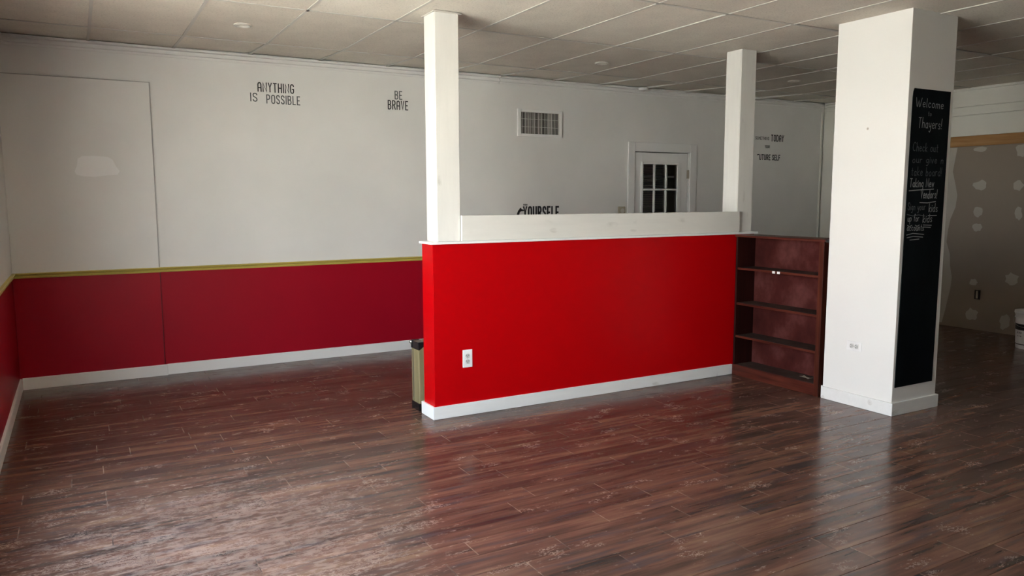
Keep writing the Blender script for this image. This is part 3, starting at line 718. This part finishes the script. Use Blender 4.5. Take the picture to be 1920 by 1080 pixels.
# ------------------------------------------------------------------ vent, thermostat, lights, sensor
vt = thing('wall_vent', 'rectangular white wall vent grille with vertical louvers, right of the left post', 'vent', (4.29, D, 2.25))
VX0, VX1, VZ0, VZ1 = 4.016, 4.562, 2.115, 2.395; a0, a1, c0, c1 = VX0+0.038, VX1-0.036, VZ0+0.030, VZ1-0.030
bm = bmesh.new(); yA, yB = D-0.020, D
box(bm, VX0, a0, yA, yB, VZ0, VZ1); box(bm, a1, VX1, yA, yB, VZ0, VZ1); box(bm, a0, a1, yA, yB, c1, VZ1); box(bm, a0, a1, yA, yB, VZ0, c0)
obj('frame', bm, M_white_gloss, vt, 0.003)
bx('backing', a0, a1, D-0.002, D-0.0005, c0, c1, M_dark, vt)
rr = random.Random(9); n = 27
me = None
for i in range(n):
    x = a0+(a1-a0)*(i+0.5)/n
    bm = bmesh.new(); f = box(bm, -0.0014, 0.0014, -0.006, 0.006, c0, c1)
    o = obj('louver', bm, M_grid, vt); o.location = (x, D-0.0085, 0); o.rotation_euler = (0, 0, rr.uniform(-0.75, 0.35)); o.matrix_parent_inverse = Matrix.Translation(-Vector(vt.location))
for z in (c0+0.07, c1-0.07): bx('cross_bar', a0, a1, D-0.004, D-0.002, z, z+0.003, M_grid, vt)
th = thing('thermostat', 'small beige thermostat on the back wall left of the door', 'thermostat', (5.367, D, 1.35))
bx('housing', 5.322, 5.413, D-0.028, D, 1.290, 1.382, M_thermo, th, 0.005)
bm = bmesh.new(); cyl(bm, (5.368, D-0.031, 1.335), 0.026, 0.008, 'y', 20); obj('dial', bm, M_grid, th)
def pot(x, y, label, z=ZC):
    t = thing('recessed_light', label, 'ceiling light', (x, y, z), 'round recessed ceiling lights')
    bm = bmesh.new(); lathe(bm, [(0.060, -0.001), (0.062, -0.006), (0.050, -0.010), (0.040, -0.004), (0.034, 0.012), (0.034, 0.03), (0.060, 0.03), (0.060, -0.001)], (x, y, z+0.003)); obj('trim_ring', bm, M_grid, t, smooth=True)
    bm = bmesh.new(); cyl(bm, (x, y, z+0.016), 0.033, 0.008); obj('lens', bm, M_grid, t)
pot(1.083, 5.722, 'round recessed light in the ceiling at left, before the boxed wall panel')
pot(4.175, 5.758, 'round recessed light in the ceiling above the vent, between the posts')
pot(6.55, 5.66, 'round recessed light in the dark ceiling between right post and pillar')
sn = thing('ceiling_sensor', 'small white sensor at the crown moulding above the door', 'sensor', (5.58, D-0.07, ZC))
bm = bmesh.new(); lathe(bm, [(0.0, -0.03), (0.03, -0.03), (0.048, -0.02), (0.055, 0.0), (0.0, 0.0)], (5.58, D-0.10, ZC+0.018)); obj('sensor_body', bm, M_plastic, sn, smooth=True)

# ------------------------------------------------------------------ bookshelf between half wall and pillar
SX0, SX1, SY0, SY1, SH = 4.733, 4.948, 3.752, 4.618, 1.172
bs = thing('bookshelf', 'low dark cherry-stained open bookshelf between half wall and pillar', 'bookshelf', ((SX0+SX1)/2, (SY0+SY1)/2, 0))
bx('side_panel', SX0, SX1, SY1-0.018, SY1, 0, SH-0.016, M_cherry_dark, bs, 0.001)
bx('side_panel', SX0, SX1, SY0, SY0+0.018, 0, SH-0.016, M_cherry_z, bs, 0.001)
bx('stile', SX0-0.010, SX0, SY0-0.002, SY0+0.040, 0, SH-0.016, M_cherry_z, bs, 0.001)
bx('back_panel', SX1-0.012, SX1, SY0+0.018, SY1-0.018, 0, SH-0.016, M_cherry_back, bs)
bx('top_board', SX0-0.014, SX1+0.006, SY0-0.022, SY1+0.002, SH-0.016, SH, M_cherry, bs, 0.002)
bm = bmesh.new(); cyl(bm, (SX0-0.010, SY0-0.026, SH-0.010), 0.011, 0.018, 'y', 12); obj('end_peg', bm, M_black, bs)
for z in (0.905, 0.612, 0.338):
    bm = bmesh.new(); box(bm, SX0+0.004, SX1-0.012, SY0+0.018, SY1-0.018, z-0.018, z-0.0006, 0)
    s = obj('shelf', bm, M_cherry, bs, 0.001)
    bx('dust_layer', SX0+0.008, SX1-0.014, SY0+0.020, SY1-0.020, z-0.0006, z, M_dusty_shelf, s)
s = bx('shelf', SX0+0.004, SX1-0.012, SY0+0.018, SY1-0.018, 0.070, 0.0894, M_cherry, bs)
bx('dust_layer', SX0+0.010, SX1-0.014, SY0+0.020, SY1-0.020, 0.0894, 0.090, M_dusty_shelf, s)
bx('kick_board', SX0-0.006, SX0+0.006, SY0+0.040, SY1-0.001, 0.001, 0.088, M_cherry, bs, 0.001)
tag(bx('price_tag', SX0+0.001, SX0+0.0035, 4.205, 4.232, 0.885, 0.903, M_plastic), 'small white shelf tag on the top shelf edge, the left one', 'tag', 'white tags on the shelf edge')
tag(bx('price_tag', SX0+0.001, SX0+0.0035, 4.157, 4.184, 0.885, 0.903, M_plastic), 'small white shelf tag on the top shelf edge, the right one', 'tag', 'white tags on the shelf edge')
bm = bmesh.new(); rr = random.Random(5); gr = [[bm.verts.new((4.80+0.018*i, 3.90+0.022*j, 0.0915+rr.uniform(0, 0.012))) for j in range(5)] for i in range(4)]
for i in range(3):
    for j in range(4): bm.faces.new((gr[i][j], gr[i+1][j], gr[i+1][j+1], gr[i][j+1]))
o = obj('paper_scrap', bm, M_thermo); so_ = o.modifiers.new('thick', 'SOLIDIFY'); so_.thickness = 0.001
tag(o, 'crumpled pale scrap lying on the bottom shelf of the bookshelf', 'scrap')

# ------------------------------------------------------------------ tan case behind the half wall end
CX0, CX1, CY0, CY1, CH = 2.000, 2.66, 4.872, 5.005, 0.488
cs = thing('hard_case', 'upright tan flat case with black corner guards behind the left end of half wall', 'case', ((CX0+CX1)/2, (CY0+CY1)/2, 0))
CM_ = CY0+0.100
bx('case_body', CX0+0.004, CX1-0.004, CY0, CM_-0.001, 0.004, CH-0.004, M_case, cs, 0.006)
bx('case_lid', CX0+0.004, CX1-0.004, CM_+0.001, CY1, 0.004, CH-0.004, M_case, cs, 0.006)
bx('edge_strip', CX0+0.001, CX0+0.005, CM_-0.006, CM_+0.006, 0.07, CH-0.07, M_hinge, cs)
for x0_, sx_ in ((CX0, 1), (CX1, -1)):
    for z0_, sz_ in ((0.0, 1), (CH, -1)):
        for y0_, y1_, in ((CY0-0.003, CM_-0.004), (CM_+0.004, CY1+0.003)):
            bm = bmesh.new(); pts = [(0,0),(0.06,0),(0.06,0.012),(0.04,0.035),(0.012,0.055),(0,0.055)]
            # three-sided guard: shell wedge around the corner
            P = [(x0_+sx_*a, z0_+sz_*b) for a, b in pts]
            poly(bm, [(a, y0_, b) for a, b in P], (0, y1_-y0_, 0)); obj('corner_guard', bm, M_guard, cs, 0.004)
for z0_ in (CH-0.022,):
    bm = bmesh.new(); bmesh.ops.create_uvsphere(bm, u_segments=14, v_segments=8, radius=0.013, matrix=Matrix.Translation((CX0+0.002, CY1-0.002, z0_+0.008))); obj('corner_stud', bm, M_metal, cs, smooth=True)
bm = bmesh.new(); hz = CH+0.014; xm = (CX0+CX1)/2
box(bm, xm-0.07, xm+0.07, CM_-0.04, CM_-0.02, hz, hz+0.014); box(bm, xm-0.07, xm-0.056, CM_-0.04, CM_-0.02, CH-0.004, hz); box(bm, xm+0.056, xm+0.07, CM_-0.04, CM_-0.02, CH-0.004, hz); obj('handle', bm, M_black, cs, 0.003)

# ------------------------------------------------------------------ bucket by the right wall
bc = (8.09, 3.965); bk = thing('bucket', 'white plastic bucket with black label band on the floor at right', 'bucket', (bc[0], bc[1], 0))
bm = bmesh.new(); lathe(bm, [(0.0, 0.003), (0.128, 0.003), (0.131, 0.0), (0.134, 0.012), (0.148, 0.30), (0.153, 0.302), (0.153, 0.312), (0.149, 0.314), (0.150, 0.335), (0.155, 0.337), (0.155, 0.350)], (*bc, 0)); obj('pail', bm, M_plastic, bk, smooth=True)
bm = bmesh.new(); lathe(bm, [(0.0, 0.362), (0.138, 0.362), (0.142, 0.372), (0.157, 0.372), (0.160, 0.350), (0.156, 0.346)], (*bc, 0)); obj('lid', bm, M_plastic, bk, smooth=True)
def band(name, z0_, z1_, off, mat):
    bm = bmesh.new(); r_ = lambda z: 0.134+(0.148-0.134)*(z-0.012)/0.288+off
    lathe(bm, [(r_(z0_)-off, z0_), (r_(z0_), z0_), (r_(z1_), z1_), (r_(z1_)-off, z1_)], (*bc, 0), 48); return obj(name, bm, mat, bk, smooth=True)
band('label_band', 0.185, 0.245, 0.001, M_black); band('base_line', 0.040, 0.048, 0.001, M_black)
bm = bmesh.new()
for i, a in enumerate((150, 158, 166, 188, 196, 204, 212, 220)):
    aa = math.radians(a); r = 0.1435
    for zz, hh in ((0.150, 0.018), (0.120, 0.010)):
        q = []
        for da, dz in ((-0.03, 0), (0.03, 0), (0.03, hh), (-0.03, hh)): q.append(bm.verts.new((bc[0]+r*math.cos(aa+da), bc[1]+r*math.sin(aa+da), zz+dz)))
        bm.faces.new(q)
obj('label_print', bm, M_greyink, bk)['kind'] = 'stuff'
bm = bmesh.new(); n = 20; prev = None
for i in range(n+1):
    a = math.pi*i/n; ctr = Vector((bc[0]+0.157*math.cos(a)*0.4-0.0, bc[1]-0.158*math.cos(a), 0.32-0.10*math.sin(a)))
    ctr.x = bc[0]-0.165*math.sin(a)*0.98-0.003
    ring = [bm.verts.new(ctr+Vector((0.002*math.cos(t), 0, 0.002*math.sin(t)))) for t in (0, 1.57, 3.14, 4.71)]
    if prev:
        for q in range(4): bm.faces.new((prev[q], prev[(q+1)%4], ring[(q+1)%4], ring[q]))
    prev = ring
obj('bail_handle', bm, M_metal, bk)
